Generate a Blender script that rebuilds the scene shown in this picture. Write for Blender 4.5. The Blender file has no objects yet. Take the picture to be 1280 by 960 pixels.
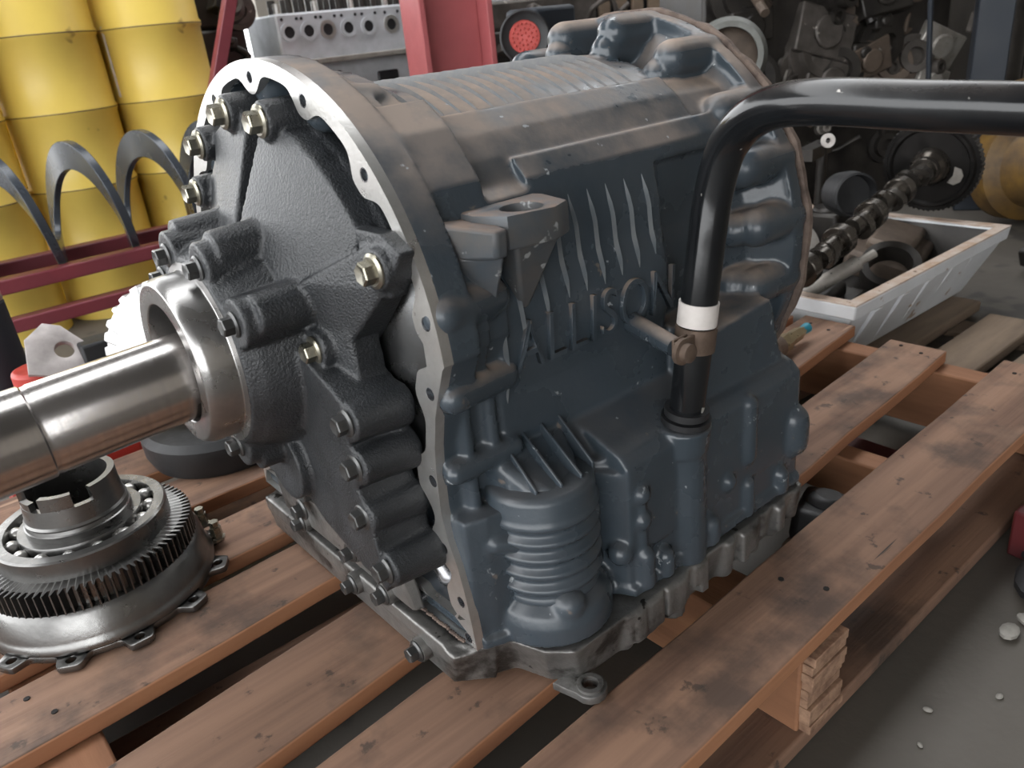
import bpy, bmesh, math, random
from mathutils import Vector, Matrix, Euler
import numpy as np
random.seed(7)
scene = bpy.context.scene
COL = scene.collection
PI = math.pi

# ------------------------------------------------------------------ camera, sky, light, exposure
# world: x along the gearbox axis (away to the right), y away to the left, z up; z = 0 on top of the pallet planks
cam_data = bpy.data.cameras.new('camera')
cam_data.sensor_width = 36.0
cam_data.lens = 36.0 * 1000.0 / 1280.0
cam_data.clip_start = 0.02
cam_data.clip_end = 200
cam_data.dof.use_dof = True
cam_data.dof.focus_distance = 0.78
cam_data.dof.aperture_fstop = 11.0
cam = bpy.data.objects.new('camera', cam_data)
COL.objects.link(cam)
rt = Vector((0.75741977, -0.6455175, -0.0980941))
dn = Vector((-0.33447405, -0.25457028, -0.90737042))
fw = Vector((0.56075164, 0.72007023, -0.40872542))
m = Matrix.Identity(4)
for i in range(3):
    m[i][0] = rt[i]; m[i][1] = -dn[i]; m[i][2] = -fw[i]
m.translation = Vector((-0.30197, -0.69939, 0.56836))
cam.matrix_world = m
scene.camera = cam

world = bpy.data.worlds.new('overcast_sky')
scene.world = world
world.use_nodes = True
bg = world.node_tree.nodes['Background']
bg.inputs[0].default_value = (0.97, 0.985, 1.0, 1)
bg.inputs[1].default_value = 5.2

scene.view_settings.view_transform = 'Standard'
scene.view_settings.look = 'None'
scene.view_settings.gamma = 1.0
scene.view_settings.use_curve_mapping = False
scene.view_settings.exposure = 0.0

# ------------------------------------------------------------------ helpers
def tag(o, label=None, cat=None, group=None, kind=None):
    if label: o['label'] = label
    if cat: o['category'] = cat
    if group: o['group'] = group
    if kind: o['kind'] = kind
    return o

def thing(name, label, cat, loc=(0, 0, 0), group=None, rz=0):
    o = bpy.data.objects.new(name, None)
    o.empty_display_size = 0.05
    COL.objects.link(o)
    o.location = loc
    o.rotation_euler = (0, 0, rz)
    return tag(o, label, cat, group)

def put(name, me, mat, parent=None):
    o = bpy.data.objects.new(name, me)
    COL.objects.link(o)
    if mat is not None:
        me.materials.clear(); me.materials.append(mat)
    if parent is not None:
        o.parent = parent
    return o

class MB:
    """collects closed shapes into one mesh"""
    def __init__(s): s.v = []; s.f = []
    def add(s, vs, fs):
        n = len(s.v); s.v += [tuple(p) for p in vs]; s.f += [tuple(i + n for i in f) for f in fs]; return s
    def box(s, a, b, M=None):
        (x0, y0, z0), (x1, y1, z1) = a, b
        vs = [Vector(p) for p in ((x0,y0,z0),(x1,y0,z0),(x1,y1,z0),(x0,y1,z0),(x0,y0,z1),(x1,y0,z1),(x1,y1,z1),(x0,y1,z1))]
        if M is not None: vs = [M @ p for p in vs]
        return s.add(vs, [(0,3,2,1),(4,5,6,7),(0,1,5,4),(1,2,6,5),(2,3,7,6),(3,0,4,7)])
    def hexa(s, b, t):
        """b, t: matching bottom and top rings of points"""
        n = len(b)
        return s.add(list(b) + list(t), [tuple(range(n-1, -1, -1)), tuple(range(n, 2*n))] +
                     [(i, (i+1) % n, n + (i+1) % n, n + i) for i in range(n)])
    def prism(s, poly, d0, d1, ax='z'):
        def P(u, v, w):
            return (u, v, w) if ax == 'z' else ((w, u, v) if ax == 'x' else (u, w, v))
        return s.hexa([P(u, v, d0) for u, v in poly], [P(u, v, d1) for u, v in poly])
    def cyl(s, p0, p1, r0, r1=None, n=24):
        r1 = r0 if r1 is None else r1
        return s.lathe([(0, r0), ((Vector(p1) - Vector(p0)).length, r1)], p0, Vector(p1) - Vector(p0), n)
    def lathe(s, prof, org=(0, 0, 0), axis=(0, 0, 1), n=32, closed=False, cap=True, rmod=None):
        org = Vector(org); a = Vector(axis).normalized()
        u = a.orthogonal().normalized() if abs(a.z) < .999 else Vector((1, 0, 0))
        if abs(a.x) > .999: u = Vector((0, 1, 0))
        w = a.cross(u)
        vs = []; fs = []
        k = len(prof)
        for (h, r) in prof:
            for j in range(n):
                t = 2 * PI * j / n
                rr = r if rmod is None else r * rmod(h, t)
                vs.append(org + a * h + (u * math.cos(t) + w * math.sin(t)) * rr)
        for i in range(k if closed else k - 1):
            i2 = (i + 1) % k
            for j in range(n):
                j2 = (j + 1) % n
                fs.append((i*n + j, i*n + j2, i2*n + j2, i2*n + j))
        if cap and not closed:
            fs.append(tuple(range(n - 1, -1, -1))); fs.append(tuple((k-1)*n + j for j in range(n)))
        return s.add(vs, fs)
    def tube(s, path, r, n=16, cap=True):
        path = [Vector(p) for p in path]
        rs = r if isinstance(r, (list, tuple)) else [r] * len(path)
        vs = []; fs = []
        t0 = (path[1] - path[0]).normalized(); u = t0.orthogonal().normalized()
        for i, p in enumerate(path):
            t = (path[min(i+1, len(path)-1)] - path[max(i-1, 0)]).normalized()
            u = (u - t * u.dot(t)).normalized(); w = t.cross(u)
            for j in range(n):
                a = 2*PI*j/n
                vs.append(p + (u*math.cos(a) + w*math.sin(a)) * rs[i])
        for i in range(len(path)-1):
            for j in range(n):
                j2 = (j+1) % n
                fs.append((i*n+j, i*n+j2, (i+1)*n+j2, (i+1)*n+j))
        if cap:
            fs.append(tuple(range(n-1, -1, -1))); fs.append(tuple((len(path)-1)*n+j for j in range(n)))
        return s.add(vs, fs)
    def ball(s, c, r, n=16, sc=(1, 1, 1)):
        c = Vector(c); k = n // 2
        vs = [c + Vector((0, 0, -r*sc[2]))]; fs = []
        for i in range(1, k):
            ph = -PI/2 + PI*i/k
            for j in range(n):
                t = 2*PI*j/n
                vs.append(c + Vector((r*sc[0]*math.cos(ph)*math.cos(t), r*sc[1]*math.cos(ph)*math.sin(t), r*sc[2]*math.sin(ph))))
        vs.append(c + Vector((0, 0, r*sc[2])))
        for j in range(n): fs.append((0, 1 + (j+1) % n, 1 + j))
        for i in range(k-2):
            for j in range(n):
                j2 = (j+1) % n
                fs.append((1+i*n+j, 1+i*n+j2, 1+(i+1)*n+j2, 1+(i+1)*n+j))
        L = len(vs)-1
        for j in range(n): fs.append((1+(k-2)*n+j, 1+(k-2)*n+(j+1) % n, L))
        return s.add(vs, fs)
    def capsule(s, p0, p1, r, n=18):
        L = (Vector(p1)-Vector(p0)).length
        pr = [(-r*math.cos(a), max(r*math.sin(a), 1e-4)) for a in [PI/2*i/5 for i in range(6)]]
        pr += [(L + r*math.sin(a), max(r*math.cos(a), 1e-4)) for a in [PI/2*i/5 for i in range(6)]]
        return s.lathe(pr, p0, Vector(p1)-Vector(p0), n)
    def mesh(s, name, smooth=35):
        me = bpy.data.meshes.new(name)
        me.from_pydata(s.v, [], s.f)
        bm = bmesh.new(); bm.from_mesh(me)
        bmesh.ops.recalc_face_normals(bm, faces=bm.faces)
        bm.to_mesh(me); bm.free()
        if smooth:
            me.polygons.foreach_set('use_smooth', [True]*len(me.polygons))
            me.set_sharp_from_angle(angle=math.radians(smooth))
        return me
    def build(s, name, mat, parent=None, bevel=0, smooth=35, seg=2):
        o = put(name, s.mesh(name, smooth), mat, parent)
        if bevel:
            b = o.modifiers.new('bevel', 'BEVEL'); b.width = bevel; b.segments = seg
            b.limit_method = 'ANGLE'; b.angle_limit = math.radians(40)
            b.harden_normals = False
        return o

def baked(o):
    """mesh with the modifiers applied"""
    dg = bpy.context.evaluated_depsgraph_get(); dg.update()
    me = bpy.data.meshes.new_from_object(o.evaluated_get(dg), depsgraph=dg)
    return me

def cast(mb, name, voxel, mat, parent=None, smooth_it=4, factor=.5):
    """fuse overlapping shapes into one casting with soft fillets"""
    me = mb.mesh(name + '_raw', 0)
    o = bpy.data.objects.new('raw', me); COL.objects.link(o)
    r = o.modifiers.new('r', 'REMESH'); r.mode = 'VOXEL'; r.voxel_size = voxel; r.use_smooth_shade = True
    if smooth_it:
        q = o.modifiers.new('s', 'SMOOTH'); q.iterations = smooth_it; q.factor = factor
    new = baked(o)
    bpy.data.objects.remove(o); bpy.data.meshes.remove(me)
    new.polygons.foreach_set('use_smooth', [True]*len(new.polygons))
    new.name = name
    return put(name, new, mat, parent)

def plate(loops, d0, d1, ax='x', bevel=0.0):
    """flat plate from an outer loop and hole loops (u, v), between d0 and d1 along ax"""
    cu = bpy.data.curves.new('p', 'CURVE'); cu.dimensions = '2D'; cu.fill_mode = 'BOTH'
    cu.extrude = abs(d1-d0)/2 - bevel; cu.bevel_depth = bevel; cu.bevel_resolution = 1
    cu.offset = -bevel
    for lp in loops:
        sp = cu.splines.new('POLY'); sp.points.add(len(lp)-1)
        for i, (u, v) in enumerate(lp): sp.points[i].co = (u, v, 0, 1)
        sp.use_cyclic_u = True
    o = bpy.data.objects.new('p', cu); COL.objects.link(o)
    me = baked(o)
    bpy.data.objects.remove(o); bpy.data.curves.remove(cu)
    vs = []; c = (d0+d1)/2
    for v in me.vertices:
        a, b, h = v.co
        vs.append((a, b, h+c) if ax == 'z' else ((h+c, a, b) if ax == 'x' else (a, c+h, b)))
    fs = [tuple(p.vertices) for p in me.polygons]
    bpy.data.meshes.remove(me)
    out = MB(); out.add(vs, fs)
    bm = bmesh.new(); t = bpy.data.meshes.new('t'); t.from_pydata(out.v, [], out.f); bm.from_mesh(t)
    bmesh.ops.remove_doubles(bm, verts=bm.verts, dist=1e-6); bm.to_mesh(t); bm.free()
    out.v = [tuple(v.co) for v in t.vertices]; out.f = [tuple(p.vertices) for p in t.polygons]
    bpy.data.meshes.remove(t)
    return out

def ring2(cx, cy, r, n=20, a0=0): return [(cx + r*math.cos(a0+2*PI*i/n), cy + r*math.sin(a0+2*PI*i/n)) for i in range(n)]

def copy_tree(o, parent=None):
    c = o.copy(); COL.objects.link(c); c.parent = parent
    for ch in list(o.children): copy_tree(ch, c)
    return c

def catmull(pts, k=8):
    P = [Vector(p) for p in pts]; P = [P[0]*2-P[1]] + P + [P[-1]*2-P[-2]]
    out = []
    for i in range(1, len(P)-2):
        for j in range(k):
            t = j/k
            a, b, c, d = P[i-1], P[i], P[i+1], P[i+2]
            out.append(.5*((2*b) + (c-a)*t + (2*a-5*b+4*c-d)*t*t + (3*b-a-3*c+d)*t**3))
    out.append(P[-2]); return out

# ------------------------------------------------------------------ materials
MATS = {}
def mat(name, c1, c2=None, rough=.5, metal=0, scale=20, bump=0, bscale=200, rvar=.1, specks=None, dust=None, stretch=(1, 1, 1), detail=5, coat=0, mixpos=(.35, .7), spec=.5, stains=None):
    """procedural: two tones by noise, optional specks (colour, threshold, scale), optional settled dust on upward faces (colour, amount)"""
    if name in MATS: return MATS[name]
    M = bpy.data.materials.new(name); M.use_nodes = True
    nt = M.node_tree; N = nt.nodes; L = nt.links
    b = N['Principled BSDF']
    tc = N.new('ShaderNodeTexCoord'); mp = N.new('ShaderNodeMapping')
    mp.inputs['Scale'].default_value = stretch
    L.new(tc.outputs['Object'], mp.inputs['Vector'])
    def noise(sc, det=detail, src=mp):
        n = N.new('ShaderNodeTexNoise'); n.inputs['Scale'].default_value = sc; n.inputs['Detail'].default_value = det
        n.inputs['Roughness'].default_value = .6
        L.new(tc.outputs['Object'] if src is None else src.outputs['Vector'], n.inputs['Vector']); return n
    def ramp(src, p0, p1, v0=0., v1=1.):
        r = N.new('ShaderNodeMapRange'); r.inputs['From Min'].default_value = p0; r.inputs['From Max'].default_value = p1
        r.inputs['To Min'].default_value = v0; r.inputs['To Max'].default_value = v1
        L.new(src, r.inputs['Value']); return r.outputs['Result']
    def mix(f, a, bcol):
        x = N.new('ShaderNodeMix'); x.data_type = 'RGBA'
        if isinstance(f, float): x.inputs[0].default_value = f
        else: L.new(f, x.inputs[0])
        if isinstance(a, tuple): x.inputs[6].default_value = (*a, 1)
        else: L.new(a, x.inputs[6])
        if isinstance(bcol, tuple): x.inputs[7].default_value = (*bcol, 1)
        else: L.new(bcol, x.inputs[7])
        return x.outputs[2]
    n1 = noise(scale)
    col = mix(ramp(n1.outputs['Fac'], *mixpos), c1, c2 or tuple(v*.8 for v in c1))
    rsock = ramp(n1.outputs['Fac'], .3, .7, max(rough-rvar, .03), min(rough+rvar, 1))
    if dust:
        g = N.new('ShaderNodeNewGeometry'); sx = N.new('ShaderNodeSeparateXYZ'); L.new(g.outputs['Normal'], sx.inputs[0])
        nd = noise(dust[2] if len(dust) > 2 else 14)
        up = ramp(sx.outputs['Z'], .35, .95); nn = ramp(nd.outputs['Fac'], .35, .62)
        mm = N.new('ShaderNodeMath'); mm.operation = 'MULTIPLY'; L.new(up, mm.inputs[0]); L.new(nn, mm.inputs[1])
        m2 = N.new('ShaderNodeMath'); m2.operation = 'MULTIPLY'; L.new(mm.outputs[0], m2.inputs[0]); m2.inputs[1].default_value = dust[1]
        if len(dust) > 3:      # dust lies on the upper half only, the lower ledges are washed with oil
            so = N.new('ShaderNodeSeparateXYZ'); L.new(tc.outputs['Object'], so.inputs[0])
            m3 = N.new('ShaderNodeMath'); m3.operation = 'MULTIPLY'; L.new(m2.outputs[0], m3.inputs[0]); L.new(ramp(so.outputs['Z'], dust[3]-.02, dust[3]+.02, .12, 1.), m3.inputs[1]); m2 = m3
        col = mix(m2.outputs[0], col, dust[0])
        ra = N.new('ShaderNodeMix'); L.new(m2.outputs[0], ra.inputs[0]); L.new(rsock, ra.inputs[2]); ra.inputs[3].default_value = .9
        rsock = ra.outputs[0]
    for st in (stains or []):
        ns = noise(st[2], 6, None)
        col = mix(ramp(ns.outputs['Fac'], st[1], st[1]+st[3], 0., st[4]), col, st[0])
    for sp in (specks or []):
        ns = noise(sp[2], 3)
        col = mix(ramp(ns.outputs['Fac'], sp[1], sp[1]+.03), col, sp[0])
    if isinstance(col, tuple): b.inputs['Base Color'].default_value = (*col, 1)
    else: L.new(col, b.inputs['Base Color'])
    L.new(rsock, b.inputs['Roughness'])
    b.inputs['Metallic'].default_value = metal
    b.inputs['Specular IOR Level'].default_value = spec
    if coat: b.inputs['Coat Weight'].default_value = coat; b.inputs['Coat Roughness'].default_value = .15
    if bump:
        nb = noise(bscale, 3); bp = N.new('ShaderNodeBump'); bp.inputs['Strength'].default_value = bump; bp.inputs['Distance'].default_value = .002
        L.new(nb.outputs['Fac'], bp.inputs['Height']); L.new(bp.outputs['Normal'], b.inputs['Normal'])
    MATS[name] = M
    return M

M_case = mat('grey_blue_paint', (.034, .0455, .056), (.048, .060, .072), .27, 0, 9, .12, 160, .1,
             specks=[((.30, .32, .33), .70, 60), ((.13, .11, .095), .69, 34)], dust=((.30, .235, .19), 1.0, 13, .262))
M_rib = mat('worn_rib_paint', (.065, .078, .088), (.12, .126, .128), .45, 0, 40, .2, 120, .1, dust=((.30, .24, .20), .8, 20))
M_black = mat('black_cast_paint', (.018, .020, .022), (.028, .030, .033), .36, .0, 30, .6, 420, .06)
M_mach = mat('machined_aluminium', (.60, .59, .57), (.46, .45, .43), .34, .85, 40, .1, 300, .08, specks=[((.25, .22, .2), .72, 90)])
M_pan = mat('dirty_aluminium', (.27, .265, .255), (.11, .105, .10), .42, .7, 14, .5, 110, .12, specks=[((.03, .028, .025), .64, 40)], stains=[((.035, .031, .027), .53, 18, .10, .85)])
M_steel = mat('turned_steel', (.56, .53, .51), (.46, .44, .43), .22, 1, 12, .05, 400, .05, stretch=(30, 1, 1))
M_hub = mat('hub_steel', (.40, .39, .38), (.30, .295, .29), .30, .95, 25, .05, 300, .08)
M_gear = mat('oiled_gear_steel', (.21, .207, .20), (.125, .123, .12), .30, .95, 18, .08, 200, .08)
M_gdark = mat('dark_gear_steel', (.12, .12, .12), (.075, .078, .08), .30, .85, 18, .05, 200, .08)
M_bolt = mat('zinc_bolt', (.34, .32, .25), (.20, .19, .17), .3, .9, 60, 0, 100, .08)
M_boltd = mat('black_bolt', (.10, .10, .098), (.06, .06, .06), .34, .7, 60, 0, 100, .08)
M_inner = mat('inner_steel', (.34, .34, .35), (.22, .22, .23), .25, .9, 20)
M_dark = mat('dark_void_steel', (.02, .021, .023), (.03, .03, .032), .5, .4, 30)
M_tube = mat('black_tube_enamel', (.006, .0065, .0075), (.010, .011, .012), .17, 0, 14, .04, 90, .05, specks=[((.42, .40, .37), .705, 55)], dust=((.10, .075, .06), .2, 20))
M_tape = mat('white_tape', (.62, .58, .55), (.50, .46, .43), .6, 0, 40)
M_rust = mat('rusty_steel', (.17, .12, .09), (.09, .065, .05), .6, .5, 45, .3, 150)
M_gask = mat('old_gasket', (.17, .125, .10), (.07, .05, .042), .8, 0, 60, .4, 120)
M_wood = mat('pallet_wood', (.27, .155, .10), (.13, .072, .048), .75, 0, 7, .4, 60, .08, stretch=(.14, 3., 3.),
             specks=[((.33, .21, .14), .66, 9), ((.03, .024, .02), .70, 26)], stains=[((.045, .032, .026), .50, 7, .14, .75), ((.36, .22, .145), .56, 3.1, .2, .6), ((.03, .024, .02), .62, 30, .05, .7)], mixpos=(.35, .65))
M_wood2 = mat('pallet_wood_orange', (.30, .14, .07), (.19, .085, .042), .75, 0, 8, .3, 70, .08, stretch=(2.2, .22, 2.2), mixpos=(.35, .65))
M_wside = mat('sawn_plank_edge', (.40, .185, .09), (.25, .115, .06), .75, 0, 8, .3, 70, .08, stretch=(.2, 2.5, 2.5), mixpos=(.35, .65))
M_wend = mat('splintered_end_grain', (.36, .22, .14), (.15, .08, .05), .85, 0, 60, .8, 90)
M_oldw = mat('old_grey_wood', (.20, .145, .10), (.11, .08, .058), .85, 0, 10, .3, 60, .05, stretch=(.3, 2, 2))
M_hole = mat('nail_hole', (.01, .008, .007), None, .9)
M_conc = mat('concrete_floor', (.098, .086, .072), (.066, .058, .049), .62, 0, 1.6, .25, 60, .12, specks=[((.04, .036, .032), .64, 3.5), ((.16, .15, .135), .76, 60)])
M_yel = mat('yellow_paint', (.80, .60, .13), (.68, .49, .10), .38, 0, 3, .03, 30, .1, specks=[((.24, .15, .04), .67, 6)])
M_yel2 = mat('yellow_old_paint', (.17, .095, .022), (.06, .036, .017), .5, 0, 12)
M_red = mat('maroon_paint', (.22, .045, .058), (.16, .034, .045), .4, 0, 6)
M_post = mat('red_post_paint', (.42, .11, .115), (.35, .09, .095), .42, 0, 5)
M_dred = mat('dark_red_paint', (.09, .012, .014), (.06, .01, .011), .5, 0, 8)
M_redb = mat('bright_red_plastic', (.42, .035, .025), (.33, .03, .02), .45, 0, 30)
M_aug = mat('grey_auger_enamel', (.055, .064, .078), (.045, .052, .062), .25, .1, 6)
M_rub = mat('black_rubber', (.012, .0125, .014), (.02, .02, .021), .55, 0, 40, .2, 120)
M_plw = mat('white_plastic', (.62, .64, .66), (.50, .51, .52), .5, 0, 6, .08, 60, .1, specks=[((.26, .17, .11), .66, 16)], dust=((.34, .24, .17), 1.0, 22))
M_alu = mat('bare_engine_metal', (.52, .54, .57), (.36, .375, .39), .5, .15, 10, .2, 60)
M_eng = mat('greasy_engine_metal', (.055, .048, .042), (.12, .105, .095), .5, .4, 14, .4, 60, specks=[((.32, .29, .26), .66, 22)])
M_engd = mat('black_greasy_metal', (.018, .016, .015), (.04, .035, .03), .42, .4, 12, .3, 60)
M_engb = mat('brown_greasy_metal', (.14, .105, .08), (.06, .045, .036), .6, .3, 10, .4, 60)
M_camst = mat('oily_cam_steel', (.10, .088, .075), (.05, .045, .04), .26, .85, 22)
M_lite = mat('light_cast_metal', (.34, .32, .29), (.20, .18, .16), .5, .4, 14, .2, 80, specks=[((.08, .07, .06), .66, 40)])
M_brass = mat('aged_brass', (.45, .36, .22), (.30, .23, .14), .32, .8, 40)
M_teal = mat('teal_plastic', (.02, .22, .30), None, .4)
M_blue = mat('dark_blue_steel', (.010, .014, .021), (.015, .020, .028), .6, .0, 8)
M_wall = mat('wall_paint', (.34, .31, .27), (.27, .245, .215), .8, 0, 2)
M_roof = mat('roof_sheet', (.16, .155, .15), (.12, .115, .11), .7, 0, 2)
M_blk = mat('print_black', (.015, .015, .016), None, .5)
M_org = mat('print_orange', (.75, .16, .02), None, .5)

FLOOR = -0.155

# ------------------------------------------------------------------ the shed
def struct(name, mb, mt):
    return tag(mb.build(name, mt, smooth=0), kind='structure')
struct('floor', MB().box((-14, -9, FLOOR-.1), (9, 14, FLOOR)), M_conc)
struct('wall_right', MB().box((7.0, -6, FLOOR), (7.2, 7.2, 4.2)), M_wall)
struct('wall_back', MB().box((3.2, 7.0, FLOOR), (7.0, 7.2, 4.2)), M_wall)
struct('wall_front', MB().box((-2.8, -6.2, FLOOR), (7.2, -6, 4.2)), M_wall)  # unseen wall, its length set to control fill light on the case side
# unseen sheeted roof, with an added open gap placed to shape the light
tag(struct('ceiling', MB().box((-6, -6.2, 4.2), (7.2, .6, 4.3)).box((-6, 2.4, 4.2), (7.2, 7.2, 4.3)), M_roof))

# ------------------------------------------------------------------ wooden pallet
pal = thing('wooden_pallet', 'reddish wooden pallet carrying the grey gearbox', 'pallet', (0, 0, 0))
# (y0 near end, y1 near end, y0 far end, y1 far end, x0, x1)
PL = [(-.398, -.302, -.382, -.274, -.62, 1.035), (-.262, -.168, -.190, -.094, -.62, 1.02), (-.128, -.018, -.018, .085, -.62, 1.045),
      (.048, .150, .10, .20, -.62, 1.03), (.185, .285, .23, .33, -.62, 1.03), (.350, .45, .36, .46, -.62, 1.03), (.50, .60, .50, .60, -.62, 1.03)]
def plank(a0, a1, b0, b1, x0, x1, zt=0., th=.022, name='plank', mt=M_wood, par=pal, seed=0):
    rnd = random.Random(seed); n = 14
    A = []; B = []
    xs = [x0 + (x1-x0)*i/n for i in range(n+1)]
    lo = []; hi = []
    for i, x in enumerate(xs):
        t = (x + .1)/1.13
        lo.append((x, a0+(b0-a0)*t + rnd.uniform(-.0015, .0015))); hi.append((x, a1+(b1-a1)*t + rnd.uniform(-.0015, .0015)))
    vs = []; fs = []
    for i in range(n+1):
        vs += [(lo[i][0], lo[i][1], zt-th), (lo[i][0], lo[i][1], zt+rnd.uniform(-.001, 0)), (hi[i][0], hi[i][1], zt+rnd.uniform(-.001, 0)), (hi[i][0], hi[i][1], zt-th)]
    for i in range(n):
        a = i*4; b = a+4
        for k in range(4): fs.append((a+k, a+(k+1) % 4, b+(k+1) % 4, b+k))
    fs += [(0, 1, 2, 3), (n*4+3, n*4+2, n*4+1, n*4)]
    mb = MB(); mb.add(vs, fs)
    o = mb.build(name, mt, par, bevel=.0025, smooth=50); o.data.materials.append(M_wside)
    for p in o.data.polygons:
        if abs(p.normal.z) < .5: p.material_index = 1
    return o
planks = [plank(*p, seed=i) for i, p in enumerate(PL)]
def nail_spots(i, x):
    p = PL[i]; t = (x+.1)/1.13
    lo = p[0]+(p[2]-p[0])*t; hi = p[1]+(p[3]-p[1])*t
    return lo, hi
for i in range(7):
    for x, fr in ((1.0, (.3, .72)), (.34, (.28, .7)), (-.32, (.35, .75))):
        lo, hi = nail_spots(i, x)
        for f in fr:
            r = .0032
            xx = x + random.uniform(-.015, .015)
            MB().cyl((xx, lo+(hi-lo)*f, -.004), (xx, lo+(hi-lo)*f, .0006), r, n=8).build('nail', M_hole, planks[i])
for x, w in ((1.0, .045), (.68, .04), (.30, .07), (-.31, .06)):
    MB().box((x-w/2, -.385 if x != .68 else -.34, -.128 if x != .68 else -.105), (x+w/2, .60, -.0235 if x != .68 else -.04)).build('bearer', M_wood2, pal, bevel=.003)
mb = MB()
for k in range(9):
    z0 = -.125 + k*.0112; d = random.uniform(.0, .007)
    mb.box((.266+random.uniform(0, .004), -.392-d, z0), (.334-random.uniform(0, .004), -.384, z0+.0108))
mb.build('splintered_end', M_wend, pal, bevel=.001)
for y in (-.34, .1, .54):
    MB().box((-.62, y-.05, FLOOR+.003), (1.035, y+.05, -.13)).build('bottom_board', M_wood, pal, bevel=.003)

# ------------------------------------------------------------------ gearbox
ZC = .327
gb = thing('gearbox', 'large grey-blue automatic gearbox with black front cover standing on pallet', 'gearbox', (0, 0, 0))

def flange_outline(inset=0., n_arc=60):
    side = [(-.223, .060), (-.221, .085), (-.217, .120), (-.212, .145), (-.203, .170), (-.199, .200), (-.201, .235), (-.205, .262), (-.213, .292), (-.224, .318), (-.233, .338)]
    R = .2365
    a0 = math.atan2(.012, -.2362)
    arc = [(R*math.cos(a), ZC + R*math.sin(a)) for a in [PI - .06 - (PI-.12)*i/n_arc for i in range(n_arc+1)]]
    left = [(-y, z) for y, z in reversed(side)]
    return side + arc + left
def resample(poly, n):
    P = [Vector(p) for p in poly]; P.append(P[0])
    d = [0]
    for i in range(len(P)-1): d.append(d[-1] + (P[i+1]-P[i]).length)
    out = []; j = 0
    for k in range(n):
        s = d[-1]*k/n
        while d[j+1] < s: j += 1
        out.append(P[j].lerp(P[j+1], (s-d[j])/(d[j+1]-d[j])))
    return out
HOLES = [(.0, ZC+.222), (-.0905, .530), (-.166, .478), (-.2195, .372), (-.2105, .312), (-.1935, .226), (-.194, .158), (-.2085, .107), (-.2115, .068), (-.132, .068), (-.04, .067), (.05, .067), (.14, .067),
         (.0905, .530), (.166, .478), (.2195, .372), (.2105, .312), (.1935, .226), (.208, .107)]
def inner_outline(base=.0125, bump=.0165, n=420):
    P = resample(flange_outline(), n); out = []
    for i, p in enumerate(P):
        t = (P[(i+2) % n]-P[i-2]).normalized(); nrm = Vector((t.y, -t.x))
        if nrm.dot(Vector((0, ZC-.02))-p) < 0: nrm = -nrm
        w = base
        for h in HOLES:
            d = (Vector(h)-p).length
            w = max(w, base + bump*math.exp(-(max(d-.012, 0)/.011)**2) if d < .05 else w)
        if p.y < .075 and abs(p.x) < .2: w = max(w, .022)
        q = p + nrm*w
        out.append((q.x, q.y))
    # keep the corners from folding over
    return [(max(min(y, .212), -.212), max(z, .083)) for y, z in out]
FO = flange_outline(); FI = inner_outline()
pl = plate([FO, FI] + [ring2(h[0], h[1], .0058, 14) for h in HOLES], -.003, .006, 'x')
fl = pl.build('flange_face', M_mach, gb, smooth=30)
fl['label'] = 'bright machined aluminium flange face with bolt holes'
for h in HOLES[:10]:
    mb = MB(); mb.lathe([(0, .0058), (.0, .0048), (.012, .0046), (.012, .0058)], (-.0028, h[0], h[1]), (1, 0, 0), 16, closed=True); mb.build('threaded_hole', M_inner, fl)
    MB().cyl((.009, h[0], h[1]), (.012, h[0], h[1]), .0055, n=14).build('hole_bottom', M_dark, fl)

# main casting: overlapping solids fused and softened
c = MB()
inner_big = [(y*.985, .09+(z-.09)*.985) for y, z in FI]
def shrink(poly, k): return [(y*k, ZC+(z-ZC)*k if z > ZC else z) for y, z in poly]
FOR = [(p.x, p.y) for p in resample(FO, 420)]
def ring_solid(mb, o, i, x0, x1):
    n = len(o); vs = [(x0, *p) for p in o] + [(x1, *p) for p in o] + [(x1, *p) for p in i] + [(x0, *p) for p in i]
    mb.add(vs, [(a*n+j, a*n+(j+1) % n, ((a+1) % 4)*n+(j+1) % n, ((a+1) % 4)*n+j) for a in range(4) for j in range(n)])
ring_solid(c, FOR, FI, .003, .034)
ring_solid(c, shrink(FOR, .955), shrink(FI, .96), .03, .052)
ring_solid(c, shrink(FOR, .925), shrink(FI, .93), .045, .078)
def oval(h, t): return 1/math.sqrt(math.cos(t)**2 + (math.sin(t)*.212/.201)**2)
for y, z in HOLES[:4] + HOLES[13:16]: c.capsule((.018, y*.955, ZC+(z-ZC)*.955), (.058, y*.94, ZC+(z-ZC)*.94), .0185)
c.lathe([(0, .212), (.208, .212), (.216, .208), (.224, .194), (.33, .194), (.355, .20), (.38, .232), (.385, .24)], (.072, 0, ZC), (1, 0, 0), 128, rmod=oval)     # barrel
crown = [(.201*1.055*math.cos(math.radians(a)), ZC + .201*math.sin(math.radians(a))) for a in range(40, 141, 4)]
c.prism([(-.10, ZC), (.10, ZC)] + crown, .25, .40, 'x')
sidep = [(-.128, .498), (-.150, .487), (-.168, .468), (-.178, .452), (-.196, .442), (-.204, .405), (-.2055, .36), (-.2055, .20), (-.19, .06), (.19, .06), (.2055, .20), (.2055, .36), (.204, .405), (.196, .442), (.178, .452), (.168, .468), (.150, .487), (.128, .498)]
c.prism(sidep, .07, .284, 'x')
c.prism([(max(min(y, .188), -.188), z) for y, z in sidep], .27, .46, 'x')
upband = [(-.118, .497), (-.133, .506), (-.155, .489), (-.171, .470), (-.181, .452), (-.15, .44)]
c.prism(upband, .035, .37, 'x')
c.prism([(-.17, .462), (-.178, .470), (-.193, .452), (-.197, .440), (-.18, .43)], .13, .40, 'x')
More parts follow.
